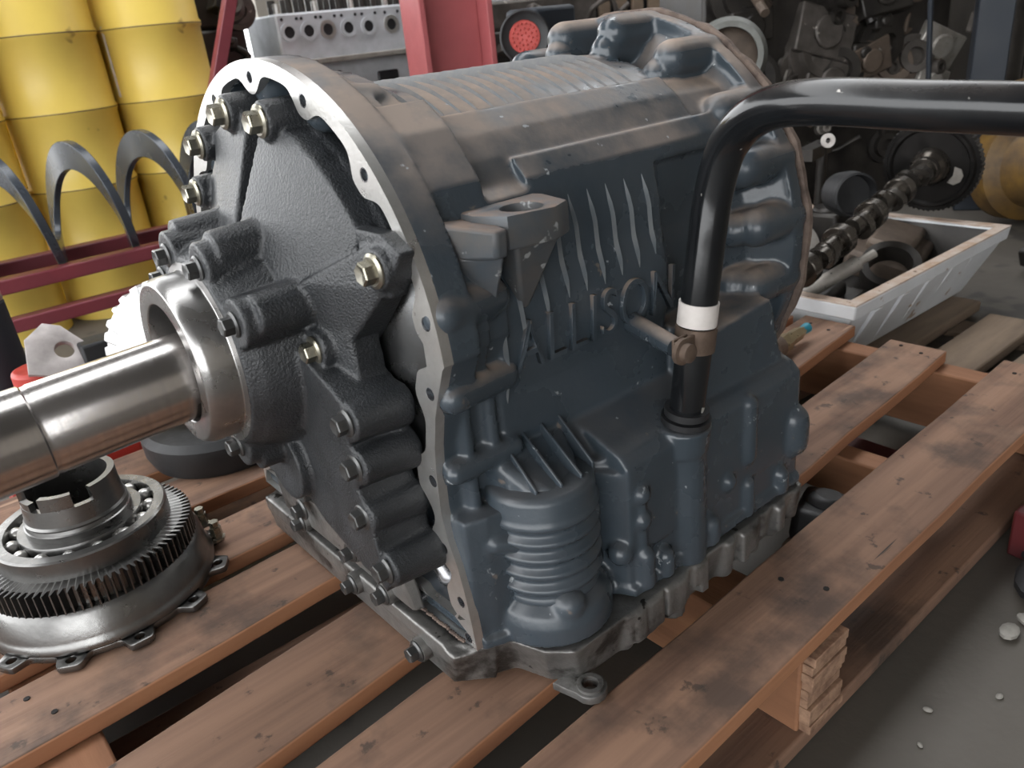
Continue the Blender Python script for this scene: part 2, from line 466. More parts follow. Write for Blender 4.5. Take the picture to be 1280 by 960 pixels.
# shoulder behind the flange on the near side
c.prism([(-.20, .20), (-.2055, .36), (-.204, .40), (-.192, .46), (-.16, .50), (-.13, .52), (-.13, .3), (-.19, .2)], .03, .085, 'x')
# lower sump body
low = [(.004, -.219), (.022, -.226), (.06, -.232), (.135, -.240), (.150, -.270), (.43, -.272), (.445, -.25), (.45, -.2), (.46, .2), (.46, .25), (.1, .25), (.09, .20), (.09, -.197), (.03, -.197), (.004, -.205)]
c.prism(low, .056, .19, 'z')
def cutlow(z0, z1, o): c.prism([(x, y - (o if y < -.21 else 0)) for x, y in low], z0, z1, 'z')
cutlow(.056, .066, .006)
c.prism([(-.272, .195), (-.262, .206), (-.2, .228), (-.18, .10), (-.272, .10)], .150, .43, 'x')
c.prism([(-.236, .19), (-.228, .205), (-.2, .232), (-.18, .15), (-.236, .15)], .05, .16, 'x')
# rear lower box beside the filler tube
c.hexa([(.285, -.255, .15), (.436, -.258, .15), (.44, -.18, .15), (.285, -.18, .15)],
       [(.290, -.250, .272), (.398, -.252, .283), (.40, -.18, .287), (.290, -.18, .278)])
c.hexa([(.38, -.256, .06), (.446, -.256, .06), (.45, -.18, .06), (.38, -.18, .06)],
       [(.38, -.254, .255), (.405, -.254, .255), (.41, -.18, .255), (.38, -.18, .255)])
# rear flange, its web and bolt bosses
c.lathe([(0, .2405), (.02, .2405)], (.455, 0, ZC), (1, 0, 0), 128)
for a in (-52, -32, -12, 9, 31, 52, 68, 84, 101, 118):
    t = math.radians(a); r = .2225
    y, z = -r*math.sin(t), ZC + r*math.cos(t)
    c.capsule((.412, y, z), (.47, y, z), .0205)
    y2, z2 = -.205*math.sin(t), ZC + .205*math.cos(t)
    c.capsule((.40, y2, z2), (.47, y2, z2), .018)
# bosses along the lower near side
for x, r, z0, z1, yy in ((.240, .024, .055, .180, -.260), (.335, .011, .13, .190, -.269), (.335, .009, .062, .095, -.271), (.424, .020, .11, .135, -.266),
                         (.268, .011, .064, .080, -.273), (.196, .010, .064, .080, -.274), (.168, .010, .066, .095, -.273), (.395, .010, .064, .080, -.273),
                         (.167, .006, .10, .165, -.270)):
    c.capsule((x, yy, z0), (x, yy, z1), r)
for x, z in ((.167, .163), (.167, .135), (.30, .115)): c.ball((x, -.271, z), .010)
c.ball((.075, -.262, .090), .018, sc=(1, 1, .9)); c.ball((.146, -.262, .105), .013)
c.cyl((.240, -.258, .18), (.240, -.262, .207), .028, n=28)
# base and sloping roof of the filter housing
c.lathe([(.056, .060), (.075, .060), (.086, .056), (.096, .045)], (.088, -.222, 0), (0, 0, 1), 48)
c.hexa([(.056, -.244, .185), (.074, -.260, .185), (.102, -.260, .185), (.122, -.244, .185), (.14, -.19, .185), (.04, -.19, .185)],
       [(.058, -.242, .204), (.075, -.258, .204), (.101, -.258, .204), (.119, -.242, .204), (.14, -.19, .238), (.04, -.19, .240)])
c.hexa([(.155, -.262, .11), (.135, -.235, .11), (.155, -.235, .11)], [(.155, -.256, .20), (.136, -.235, .20), (.155, -.235, .20)])
# side bosses behind the flange: two short vertical webs and a tie bar
for x in (.028, .055):
    c.capsule((x, -.205, .195), (x, -.205, .285), .0065)
c.capsule((.012, -.207, .232), (.075, -.206, .232), .0105)
c.capsule((.012, -.219, .305), (.075, -.206, .30), .013)
c.capsule((.012, -.222, .375), (.07, -.206, .37), .016)
c.prism([(.035, -.2), (.06, -.214), (.072, -.2)], .33, .352, 'z')
for x, z in ((.026, .175), (.052, .172)): c.ball((x, -.2055, z), .008)
c.capsule((.03, -.225, .160), (.085, -.245, .142), .009)
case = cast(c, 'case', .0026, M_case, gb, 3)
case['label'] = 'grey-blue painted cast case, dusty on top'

# cast ribs
def arc_rib(x, a0, a1, r, w=.0016, h=.0022, n=20):
    vs = []; fs = []
    for i in range(n+1):
        t = math.radians(a0+(a1-a0)*i/n); e = min(1, 4*min(i, n-i)/n + .05)
        for dx, rr in ((-w*1.6, r-.001), (0, r + h*e), (w*1.6, r-.001)):
            vs.append((x+dx, -rr*math.sin(t), ZC+(rr-.011)*math.cos(t)))
    for i in range(n):
        for k in range(3): fs.append((3*i+k, 3*i+(k+1) % 3, 3*i+3+(k+1) % 3, 3*i+3+k))
    fs += [(0, 1, 2), (3*n+2, 3*n+1, 3*n)]
    return MB().add(vs, fs)
rib0 = arc_rib(0, -60, 33, .2125, .0016, .0034).mesh('rib_mesh', 60)
for k in range(15):
    o = put('rib', rib0, M_rib, case); o.location.x = .100 + k*.0185
def side_rib(L, mt=M_case):
    vs = []; fs = []; n = 16
    for i in range(n+1):
        t = i/n; z = .432 - L*t; x = .004*t; e = min(1, 5*min(t, 1-t)+.05)
        y = -max(math.sqrt(.2122**2-(z-ZC)**2), .2057 if z < .36 else (.2057-(z-.36)*.033 if z < .405 else .2042-(z-.405)*.216)) - .0036*e
        for dx, dy in ((-.0026, .0055), (0, 0), (.0026, .0055)): vs.append((x+dx, y+dy, z))
    for i in range(n):
        for k in range(3): fs.append((3*i+k, 3*i+(k+1) % 3, 3*i+3+(k+1) % 3, 3*i+3+k))
    fs += [(0, 1, 2), (3*n+2, 3*n+1, 3*n)]
    return MB().add(vs, fs).mesh('side_rib_mesh', 60)
for k, (x, L) in enumerate(((.072, .16), (.094, .12), (.122, .10), (.148, .085), (.170, .085), (.193, .085), (.216, .083), (.240, .082), (.264, .075))):
    put('rib', side_rib(L), M_rib, case).location = (x, 0, 0)

# raised cast lettering on the side
cu = bpy.data.curves.new('lettering', 'FONT'); cu.body = 'ALLISON'; cu.size = .064; cu.extrude = .0022; cu.space_character = 1.08
cu.bevel_depth = .0006; cu.offset = -.0008
to = bpy.data.objects.new('t', cu); COL.objects.link(to)
lm = baked(to); bpy.data.objects.remove(to)
w = max(v.co.x for v in lm.vertices)
for v in lm.vertices:
    x, y, z = v.co; zz = .299 + y
    v.co = (.082 + x*.205/w + y*.05, -math.sqrt(.2138**2-(zz-ZC)**2) - z, zz)
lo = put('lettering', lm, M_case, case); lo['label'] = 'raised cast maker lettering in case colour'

# mounting lug with its hole and gussets
lugp = [(.058, -.185), (.056, -.212), (.068, -.240), (.108, -.250), (.130, -.240), (.138, -.205), (.132, -.185)]
lg = plate([lugp, ring2(.096, -.224, .0165, 24)], .413, .440, 'z', .003)
lug = lg.build('mounting_lug', mat('lug_paint', (.05, .062, .074), (.085, .08, .076), .45, 0, 30, .2, 120, .1, specks=[((.28, .29, .29), .64, 45)], dust=((.20, .145, .115), 1., 30)), gb, smooth=40)
lug['label'] = 'dusty mounting lug with a round bolt hole'
MB().cyl((.096, -.224, .412), (.096, -.224, .428), .0166, n=24).build('hole_plug', M_rust, lug)
a = MB()
a.hexa([(.022, -.185, .408), (.032, -.204, .408), (.052, -.243, .410), (.064, -.243, .410), (.075, -.185, .410)],
       [(.018, -.185, .440), (.028, -.202, .438), (.052, -.245, .432), (.064, -.245, .432), (.075, -.185, .434)])
a.hexa([(.058, -.208, .340), (.066, -.209, .340), (.067, -.19, .340), (.057, -.19, .340)], [(.036, -.216, .412), (.062, -.242, .412), (.064, -.19, .412), (.034, -.19, .412)])
a.hexa([(.100, -.208, .348), (.106, -.208, .348), (.106, -.19, .348), (.100, -.19, .348)], [(.074, -.240, .416), (.122, -.240, .416), (.126, -.19, .416), (.072, -.19, .416)])
a.build('gusset', MATS['lug_paint'], lug, bevel=.003)
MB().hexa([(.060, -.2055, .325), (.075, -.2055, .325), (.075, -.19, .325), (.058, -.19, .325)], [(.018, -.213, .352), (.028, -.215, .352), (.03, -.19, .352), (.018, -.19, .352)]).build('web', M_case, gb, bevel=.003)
MB().hexa([(.024, -.209, .285), (.044, -.2085, .285), (.044, -.19, .285), (.024, -.19, .285)], [(.018, -.213, .342), (.044, -.2095, .342), (.044, -.19, .342), (.018, -.19, .342)]).build('rusty_pocket', M_gask, gb, bevel=.002)

# ribbed round filter housing
fx, fy = .088, -.222
prof = [(.092, .047), (.098, .0495)]
for k in range(5):
    z = .104 + k*.0165
    prof += [(z-.004, .0475), (z+.001, .0470), (z+.0045, .0520), (z+.008, .0535), (z+.0105, .0520)]
prof += [(.184, .0505), (.198, .0505), (.203, .0485), (.205, .044), (.206, .0001)]
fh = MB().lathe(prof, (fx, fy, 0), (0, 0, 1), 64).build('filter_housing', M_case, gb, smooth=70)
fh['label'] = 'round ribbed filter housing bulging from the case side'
for k in range(4):
    x = .062 + k*.022; yf = (-.250, -.258, -.260, -.252)[k]
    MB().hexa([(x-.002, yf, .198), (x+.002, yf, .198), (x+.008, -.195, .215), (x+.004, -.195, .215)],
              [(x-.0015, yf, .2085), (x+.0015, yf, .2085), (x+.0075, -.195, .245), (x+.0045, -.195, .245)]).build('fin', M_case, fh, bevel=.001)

# oil pan under the case, with scalloped lugs
pn = MB()
panp = [(-.012, .20), (-.014, -.10), (-.010, -.185), (.004, -.214), (.03, -.226), (.042, -.262), (.062, -.283), (.115, -.284), (.432, -.280), (.45, -.25), (.46, .2), (.45, .23), (.05, .23)]
inn = [(x + (.012 if x < .2 else -.012), y*.965) for x, y in panp]
pn.hexa([(x, y, .005) for x, y in inn], [(x, y, .053) for x, y in panp])
for i, (x, yy) in enumerate(((.135, -.276), (.168, -.275), (.205, -.276), (.243, -.275), (.29, -.276), (.335, -.275), (.385, -.274), (.42, -.272))):
    pn.cyl((x, yy+.006, .006 + .008*(i % 2)), (x, yy+.001, .052), .010 + .003*(i % 3), .0125, 14)
for i in range(22):
    x = .13 + .29*random.random()
    pn.box((x-.006, -.288+random.random()*.006, .012+random.random()*.014), (x+.006, -.26, .05))
pn.box((-.018, -.19, .036), (-.005, .2, .0545))
pn.hexa([(-.012, -.190, .006), (.02, -.215, .006), (.02, .2, .006), (-.012, .2, .006)], [(-.018, -.205, .050), (.02, -.222, .050), (.02, .2, .05), (-.018, .2, .05)])
pan = cast(pn, 'oil_pan', .0024, M_pan, gb, 2)
pan['label'] = 'dirty bare aluminium oil pan under the case'
pt = plate([[(.072+.016*math.cos(a), -.287+.016*math.sin(a)) for a in [PI*.15*k for k in range(-7, 4)]] + [(.090, -.26), (.05, -.26)], ring2(.072, -.287, .007, 18)], .0015, .010, 'z', .001)
pt.build('drain_tab', M_pan, pan)
MB().lathe([(0, .008), (.0, .0125), (.004, .0125), (.004, .008)], (.072, -.287, .009), (0, 0, 1), 20, closed=True).build('washer', M_pan, pan)
# knurled bead of old sealant along the lower flange bar
mb = MB()
for k in range(34):
    y = -.205 + k*.0034; mb.ball((-.0045, y, .0615+random.uniform(-.001, .001)), .0022, 6)
mb.build('sealant_bead', M_gask, pan)['kind'] = 'stuff'

# bolts
def bolt_mesh(name, r=.0085, h=.009, flange=True, washer=.0125):
    mb = MB()
    if flange: mb.lathe([(0, washer), (.0015, washer), (.003, washer*.82), (.0032, .0001)], (0, 0, 0), (-1, 0, 0), 24)
    mb.lathe([(.0, r), (h-.001, r), (h, r*.88), (h-.0006, r*.62), (h-.0018, .0001)], (-.0025, 0, 0), (-1, 0, 0), 6)
    return mb.mesh(name, 25)
bm_z = bolt_mesh('bolt_zinc'); bm_s = bolt_mesh('bolt_small', .0078, .009, True, .0112)
def bolt(x, y, z, me=bm_z, mt=None, par=gb, rx=0, sc=1., name='bolt', loc=None):
    o = bpy.data.objects.new(name, me); COL.objects.link(o); o.parent = par
    if not me.materials: me.materials.append(mt or M_bolt)
    if mt is not None:
        o.material_slots[0].link = 'OBJECT'; o.material_slots[0].material = mt
    o.location = (x, y, z); o.rotation_euler = (rx, 0, 0); o.scale = (sc,)*3
    return o

# black front cover
k = MB()
def pol(r, a): t = math.radians(a); return (r*math.cos(t), ZC + r*math.sin(t))
def wedge(a0, a1, r0, x0, r1, x1, xb=-.004, n=6):
    for i in range(n):
        s0 = a0+(a1-a0)*i/n; s1 = a0+(a1-a0)*(i+1)/n
        q = [pol(r0, s0), pol(r1, s0), pol(r1, s1), pol(r0, s1)]
        xf = [x0, x1, x1, x0]
        k.hexa([(xb, *p) for p in q], [(xf[j], *q[j]) for j in range(4)])
# angles: 0 = +y (far), 90 = up, 180 = near side
wedge(-60, 160, .05, .006, .196, .010, xb=.035, n=34)         # base disc
wedge(99, 148, .105, -.050, .194, -.013, xb=.03, n=8)         # broad light web
wedge(64, 91, .105, -.046, .194, -.013, xb=.03)
wedge(28, 56, .105, -.042, .19, -.006, xb=.03)
wedge(-10, 20, .105, -.040, .19, -.004, xb=.03)
wedge(148, 188, .08, -.050, .150, -.030, n=8)
# tapering arm to the near-side lug
q0 = [pol(.13, 147), pol(.208, 150), pol(.210, 160), pol(.12, 182)]
k.hexa([(.004, *p) for p in q0], [(-.046, *q0[0]), (-.018, *q0[1]), (-.018, *q0[2]), (-.034, *q0[3])])
# central body
k.lathe([(0, .106), (.030, .104), (.055, .099), (.074, .094), (.088, .086)], (-.010, 0, ZC), (-1, 0, 0), 64)
BOSS = [(63, .094), (38, .094), (112, .090), (152, .097), (8, .094), (-25, .094), (-60, .094), (-100, .09)]
for a, r in BOSS:
    y, z = pol(r, a)
    k.cyl((-.010, y, z), (-.096, y, z), .0235, .0215, 24)
    y2, z2 = pol(r+.012, a)
    k.cyl((-.010, y2, z2), (-.084, y2, z2), .021, .018, 20)
k.prism([pol(.075, 30), pol(.112, 36), pol(.114, 66), pol(.075, 72)], -.09, -.01, 'x')
# near-side bosses: upper row on rim lugs
RIM = [(-.052, .517), (.022, .522), (.100, .493), (-.195, .415), (.143, .444)]
for y, z in RIM:
    x1 = -.024
    k.cyl((.025 if y > -.15 else 0, y, z), (x1, y, z), .0175, .0160, 24)
k.prism([(-.219, .428), (-.197, .440), (-.16, .44), (-.17, .385), (-.20, .392)], -.016, -.001, 'x')
# lower body down the near side with its scalloped bosses
lowc = [(-.075, .350), (-.160, .312), (-.172, .282), (-.162, .272), (-.174, .246), (-.160, .230), (-.172, .198), (-.176, .165), (-.176, .130), (-.130, .128), (-.060, .150), (-.02, .175), (.06, .175), (.13, .21), (.15, .30), (.0, .35)]
k.prism(lowc, -.050, -.004, 'x')
k.prism([(y*1.0, z) for y, z in lowc[:9]] + [(-.10, .2), (-.06, .3)], -.056, -.002, 'x')
LOWB = [(-.113, .340, -.046), (-.162, .292, -.054), (-.162, .251, -.054), (-.158, .201, -.054), (-.176, .154, -.052)]
for y, z, x in LOWB:
    k.cyl((.0, y-.001, z-.002), (x, y, z), .0195, .0175, 24)
k.cyl((-.01, -.02, .205), (-.062, -.02, .205), .040, .038, 32)
k.cyl((-.01, .05, .19), (-.05, .05, .19), .030, .028, 24)
k.cyl((-.01, -.075, .20), (-.040, -.075, .20), .024, .022, 20)
cover = cast(k, 'front_cover', .0022, M_black, gb, 2)
cover['label'] = 'black grained cast front cover with webs and bosses'
for a, r in BOSS: y, z = pol(r, a); bolt(-.096, y, z, bm_s, M_boltd)
for y, z in RIM: bolt(-.024, y, z, bm_z, M_bolt, sc=1.08, rx=.3)
for y, z, x in LOWB: bolt(x, y, z, bm_z, M_boltd if z < .3 else M_bolt, rx=.2)
for y, z, x in ((-.052, .176, -.034), (-.012, .158, -.038), (.045, .108, -.030)): bolt(x, y, z, bm_z, M_boltd, rx=.5)
# pan bolts on the front lip
for y, z in ((-.045, .104), (.075, .086), (-.100, .080), (-.150, .040), (-.03, .055)):
    MB().cyl((-.004, 0, 0), (-.020, 0, 0), .0125, n=16).build('bolt_boss', M_pan, gb).location = (-.004, y, z-.012)
    bolt(-.024, y, z-.012, bm_s, M_boltd, rx=.4)
MB().cyl((-.0935, *pol(.06, 235)), (-.0975, *pol(.06, 235)), .009, n=20).build('plug', M_black, gb)
# lower front plate of bare metal between cover and pan
MB().hexa([(-.006, -.15, .068), (-.006, .13, .068), (-.006, .12, .20), (-.006, -.11, .20)], [(-.018, -.145, .068), (-.018, .13, .068), (-.030, .12, .19), (-.030, -.11, .19)]).build('lower_front_plate', M_pan, gb, bevel=.003)

# steel hub, shaft, clutch drum inside
MB().lathe([(0, .085), (.004, .085), (.006, .0765), (.027, .0755), (.033, .0725), (.0345, .071), (.0345, .0555), (.034, .054), (.010, .052), (.0, .052)], (-.0935, 0, ZC), (-1, 0, 0), 96, closed=True).build('hub_ring', M_hub, gb, bevel=.0008, smooth=30)
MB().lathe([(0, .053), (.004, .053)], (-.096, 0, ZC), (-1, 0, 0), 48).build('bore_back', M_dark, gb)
d = Vector((-1, 0, -.045)).normalized()
s0 = Vector((-.06, 0, .3165))
MB().lathe([(0, .0385), (.178, .0385), (.1795, .0378), (.1825, .0378), (.184, .0395), (.40, .0395), (.404, .036)], s0, d, 64).build('input_shaft', M_steel, gb, smooth=30)['label'] = 'polished steel input shaft with one shallow groove'
MB().lathe([(.0, .155), (.008, .178), (.02, .188), (.036, .192), (.08, .192)], (.004, 0, ZC), (1, 0, 0), 96).build('clutch_drum', M_gdark, gb, smooth=60)
MB().lathe([(0, .195), (.012, .199), (.03, .199), (.03, .19), (0, .19)], (.025, 0, ZC), (1, 0, 0), 120, closed=True).build('drum_ring', M_dark, gb, smooth=40)
iv = MB(); iv.prism([(-.205, .085), (-.10, .085), (-.11, .12), (-.185, .20), (-.2, .16)], .045, .05, 'x')
iv.capsule((.02, -.185, .10), (.05, -.15, .155), .014); iv.capsule((.025, -.15, .09), (.025, -.12, .12), .012)
iv.build('inner_passage', M_inner, gb)

# rear gasket
MB().lathe([(0, .2435), (.006, .2435), (.006, .20), (0, .20)], (.4785, 0, ZC), (1, 0, 0), 90, closed=True, rmod=lambda h, t: 1+.006*math.sin(19*t)+.004*math.sin(47*t)).build('rear_gasket', M_gask, gb)
MB().lathe([(0, .05), (.05, .045), (.06, .001)], (.478, 0, ZC), (1, 0, 0), 32).build('rear_stub', M_gdark, gb)

# filler tube with tape, clamp and seal
tp = catmull([(.240, -.265, .206), (.242, -.271, .26), (.248, -.276, .33), (.256, -.278, .385), (.262, -.281, .425), (.2635, -.294, .462), (.259, -.325, .487), (.256, -.37, .4955), (.266, -.443, .492), (.278, -.502, .4885), (.30, -.62, .480)], 8)
ft = MB().tube(tp, .0165, 32).build('filler_tube', M_tube, gb, smooth=60)
ft['label'] = 'bent glossy black filler tube'
def tube_band(z0, z1, r, nm, mt, par=ft, th=.0012):
    def at(z):
        i = max(j for j in range(20) if tp[j].z <= z); return tp[i].lerp(tp[i+1], (z-tp[i].z)/(tp[i+1].z-tp[i].z))
    p0, p1 = at(z0), at(z1); L = (p1-p0).length
    return MB().lathe([(0, r), (0, r+th), (L, r+th), (L, r)], p0, p1-p0, 36, closed=True).build(nm, mt, par)
tube_band(.307, .328, .0166, 'tape_band', M_tape, th=.0014)
tube_band(.283, .306, .0166, 'clamp', M_rust, ft, .0022)
tube_band(.216, .223, .0166, 'seal_ring', M_rub, ft, .0045); tube_band(.208, .214, .0166, 'seal_ring', M_rub, ft, .007)
cl = MB(); cl.box((.208, -.279, .286), (.236, -.276, .304)); cl.box((.204, -.285, .286), (.236, -.2815, .304)); cl.build('clamp_ears', M_rust, ft, bevel=.001)
MB().lathe([(0, .012), (.004, .012), (.005, .0085), (.011, .0085), (.012, .0065)], (.210, -.285, .295), (0, -1, 0), 24).build('clamp_bolt', M_rust, ft, smooth=30)
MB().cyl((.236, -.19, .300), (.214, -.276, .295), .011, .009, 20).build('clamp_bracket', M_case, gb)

# ------------------------------------------------------------------ bearing and gear carrier on the pallet
GX, GY = -.213, .243
gc = thing('gear_carrier', 'steel gear carrier with open ball bearing and notched sleeve, lying on pallet', 'gear carrier', (GX, GY, 0))
def ears_outline(n=12, R=.124, r=.136):
    out = []
    for i in range(360):
        a = 2*PI*i/360; ph = (a*n/(2*PI)) % 1; dd = min(ph, 1-ph)*2
        e = 1/(1+math.exp((dd-.42)*26))
        out.append(((R+(r+.006-R)*e)*math.cos(a), (R+(r+.006-R)*e)*math.sin(a)))
    return out
hl = [ring2(.131*math.cos(2*PI*i/12), .131*math.sin(2*PI*i/12), .0055, 12) for i in range(12)]
plate([ears_outline()] + hl, .001, .009, 'z', .001).build('flange_plate', M_gear, gc)
MB().lathe([(.011, .126), (.016, .1265), (.020, .124), (.024, .1225), (.048, .119), (.054, .114), (.056, .09)], (0, 0, 0), (0, 0, 1), 96).build('carrier_bell', M_gear, gc, smooth=40)
gt = MB(); NT = 84; vs = []; fs = []
prof_t = [(0, .105), (.22, .105), (.38, .1145), (.56, .1145), (.78, .105)]
ring = []
for i in range(NT):
    for ph, r in prof_t[1:]: ring.append(((i+ph)/NT*2*PI, r))
b0 = [(r*math.cos(a), r*math.sin(a), .052) for a, r in ring]; b1 = [(r*math.cos(a), r*math.sin(a), .080) for a, r in ring]
bi0 = [(.088*math.cos(a), .088*math.sin(a), .052) for a, r in ring]; bi1 = [(.088*math.cos(a), .088*math.sin(a), .082) for a, r in ring]
n = len(ring)
for i in range(n):
    j = (i+1) % n
    fs += [(i, j, n+j, n+i), (n+i, n+j, 3*n+j, 3*n+i), (3*n+i, 3*n+j, 2*n+j, 2*n+i), (2*n+i, 2*n+j, j, i)]
gt.add(b0+b1+bi0+bi1, fs); gt.build('toothed_ring', M_gear, gc, smooth=20)
MB().lathe([(.080, .0925), (.103, .0925), (.105, .0905), (.105, .0795), (.100, .078), (.080, .078)], (0, 0, 0), (0, 0, 1), 96, closed=True).build('bearing_outer_race', M_gear, gc, smooth=30)
MB().lathe([(.080, .0665), (.102, .0665), (.105, .065), (.105, .0555), (.080, .0555)], (0, 0, 0), (0, 0, 1), 96, closed=True).build('bearing_inner_race', M_gear, gc, smooth=30)
MB().lathe([(.080, .0775), (.084, .0775), (.084, .067), (.080, .067)], (0, 0, 0), (0, 0, 1), 64, closed=True).build('bearing_floor', M_dark, gc)
bl = MB().ball((0, 0, 0), .0085, 16).mesh('ball', 80)
for i in range(15):
    a = 2*PI*i/15 + .1
    put('bearing_ball', bl, M_mach, gc).location = (.0725*math.cos(a), .0725*math.sin(a), .0945)
MB().lathe([(.088, .0705), (.088, .0745), (.093, .0745), (.093, .0705)], (0, 0, 0), (0, 0, 1), 64, closed=True).build('bearing_cage', M_gdark, gc)
MB().lathe([(.09, .056), (.112, .056), (.113, .0545), (.117, .0535), (.1185, .0545), (.1195, .0545), (.122, .0525), (.132, .0515), (.141, .0505), (.141, .043), (.06, .043), (.06, .05)], (0, 0, 0), (0, 0, 1), 96, closed=True).build('sleeve', M_gear, gc, smooth=25)
def arc_block(a0, a1, r0, r1, z0, z1, nm, n=20):
    q = [(r1*math.cos(math.radians(a0+(a1-a0)*i/n)), r1*math.sin(math.radians(a0+(a1-a0)*i/n))) for i in range(n+1)] + [(r0*math.cos(math.radians(a1-(a1-a0)*i/n)), r0*math.sin(math.radians(a1-(a1-a0)*i/n))) for i in range(n+1)]
    pl = plate([q], z0, z1, 'z'); return pl.build(nm, M_gear, gc, smooth=30)
arc_block(-75, 170, .043, .0505, .1405, .157, 'sleeve_collar', 40)
arc_block(222, 262, .043, .0500, .1405, .157, 'sleeve_collar')
arc_block(185, 206, .043, .0500, .1405, .150, 'sleeve_collar')
MB().lathe([(.06, .043), (.062, .0001)], (0, 0, 0), (0, 0, 1), 32).build('sleeve_bottom', M_gdark, gc)
for a in (-8, 12):
    t = math.radians(a); o = MB().lathe([(0, .010), (.003, .010), (.003, .0075), (.018, .0075), (.018, .006), (.026, .006)], (0, 0, 0), (0, 0, 1), 6).build('bolt', M_bolt, gc)
    o.location = (.134*math.cos(t), .134*math.sin(t), .011)

# ------------------------------------------------------------------ black hub disc behind the gearbox front
ds = MB().lathe([(0, .11), (.02, .118), (.045, .118), (.055, .108), (.055, .05), (.04, .045)], (.04, .50, .001), (0, 0, 1), 64).build('rubber_disc', M_rub, None, smooth=40)
tag(ds, 'thick black rubber disc lying on pallet behind the shaft', 'disc')
wg = thing('cast_gear', 'pale cast aluminium gear wheel standing behind the steel hub', 'gear wheel', (.02, .50, .0565))
wgm = mat('pale_cast_aluminium', (.72, .72, .72), (.58, .58, .57), .45, .5, 20, .2, 100)
nT = 30; gax = Vector((-.62, -.75, .12)).normalized()
MB().lathe([(0, .10), (.006, .105), (.036, .105), (.05, .085), (.06, .055), (.064, .0001)], (.01, .02, .114), gax, 240, rmod=lambda h, t: 1 + (.045 if math.sin(nT*t) > 0 else 0) * (1 if .004 < h < .045 else 0)).build('toothed_wheel', wgm, wg, smooth=25)
MB().lathe([(0, .03), (.03, .028), (.03, .016), (0, .016)], Vector((.01, .02, .114))+gax*.058, gax, 40, closed=True).build('hub_boss', wgm, wg)

# ------------------------------------------------------------------ red jack with silver bracket, dark disc (left)
jk = thing('red_jack', 'red hydraulic jack with a pale steel bracket beyond the shaft', 'jack', (-.15, .72, FLOOR))
b = MB(); b.box((-.10, -.06, 0), (.10, .10, .16)); b.cyl((.0, 0, .14), (.0, 0, .30), .045, .04, 24); b.cyl((.045, 0, .14), (.045, 0, .285), .032, .028, 20); b.build('jack_body', M_redb, jk, bevel=.006)
pl = plate([[(-.055, -.05), (-.06, .02), (-.03, .055), (.0, .05), (.11, -.045), (.09, -.06), (.03, -.055), (-.01, -.055)], ring2(.005, .0, .017, 20)], .300, .318, 'z', .002); o = pl.build('bracket', mat('bracket_steel', (.46, .42, .41), (.34, .31, .30), .5, .5, 30), jk)
o.rotation_euler = (.85, .25, -.2); o.location = (.035, .185, .150); o.scale = (.85, .85, .85)
MB().box((.06, -.05, .24), (.12, .0, .325)).build('side_block', M_dark, jk, bevel=.004)
bd = thing('stub_axle', 'dark stub axle with a pale round end, standing next to red jack', 'axle', (-.19, .93, FLOOR))
MB().cyl((0, 0, 0), (0, 0, .375), .055, .05, 32).build('axle_body', M_blue, bd, bevel=.004)
MB().cyl((0, 0, .375), (0, 0, .392), .05, .048, 32).build('axle_face', M_mach, bd, bevel=.002)
lk = MB(); lk.cyl((0, 0, 0), (0, 0, .24), .02, n=16); lk.cyl((0, 0, .24), (.02, -.02, .285), .03, .018, 12); lk.cyl((-.03, -.01, .24), (.05, -.02, .255), .014, n=10)
o = lk.build('valve_fitting', M_lite, None); o.location = (-.31, .68, FLOOR); tag(o, 'small pale metal fitting in front of dark stub axle', 'fitting')

# ------------------------------------------------------------------ rack beams, auger, yellow drums
rk = thing('steel_rack', 'low maroon steel rack holding the grey auger spiral', 'rack', (0, 0, FLOOR))
for y, z in ((1.42, .31), (1.63, .31), (1.40, .222)):
    MB().box((-1.2, y-.02, z-.034 if z > .3 else z-.032), (1.0, y+.02, z)).build('beam', M_red, rk, bevel=.004)
for x in (-1.1, .9):
    for y in (1.42, 1.63): MB().box((x-.02, y-.018, 0), (x+.02, y+.018, .274)).build('leg', M_red, rk, bevel=.003)
    MB().box((x-.018, 1.44, .10), (x+.018, 1.61, .13)).build('cross_bar', M_red, rk)
AR, AI, pitch = .145, .078, .172
vs = []; fs = []; turns = 5.2; n = int(turns*48)
for i in range(n+1):
    a = 2*PI*i/48; x = pitch*a/(2*PI)
    ca, sa = math.cos(a), math.sin(a)
    th = .010
    for rr, dx in ((AR, -th), (AR, th), (AI, th*.8), (AI, -th*.8)):
        vs.append((x+dx, -rr*sa, rr*ca))
for i in range(n):
    for q in range(4): fs.append((4*i+q, 4*i+(q+1) % 4, 4*i+4+(q+1) % 4, 4*i+4+q))
fs += [(0, 1, 2, 3), (4*n+3, 4*n+2, 4*n+1, 4*n)]
au = MB().add(vs, fs).build('auger_flight', M_aug, None, bevel=.002, smooth=50)
au.location = (-.36, 1.525, .274)
tag(au, 'dark grey spiral auger flight resting on maroon rack', 'auger')

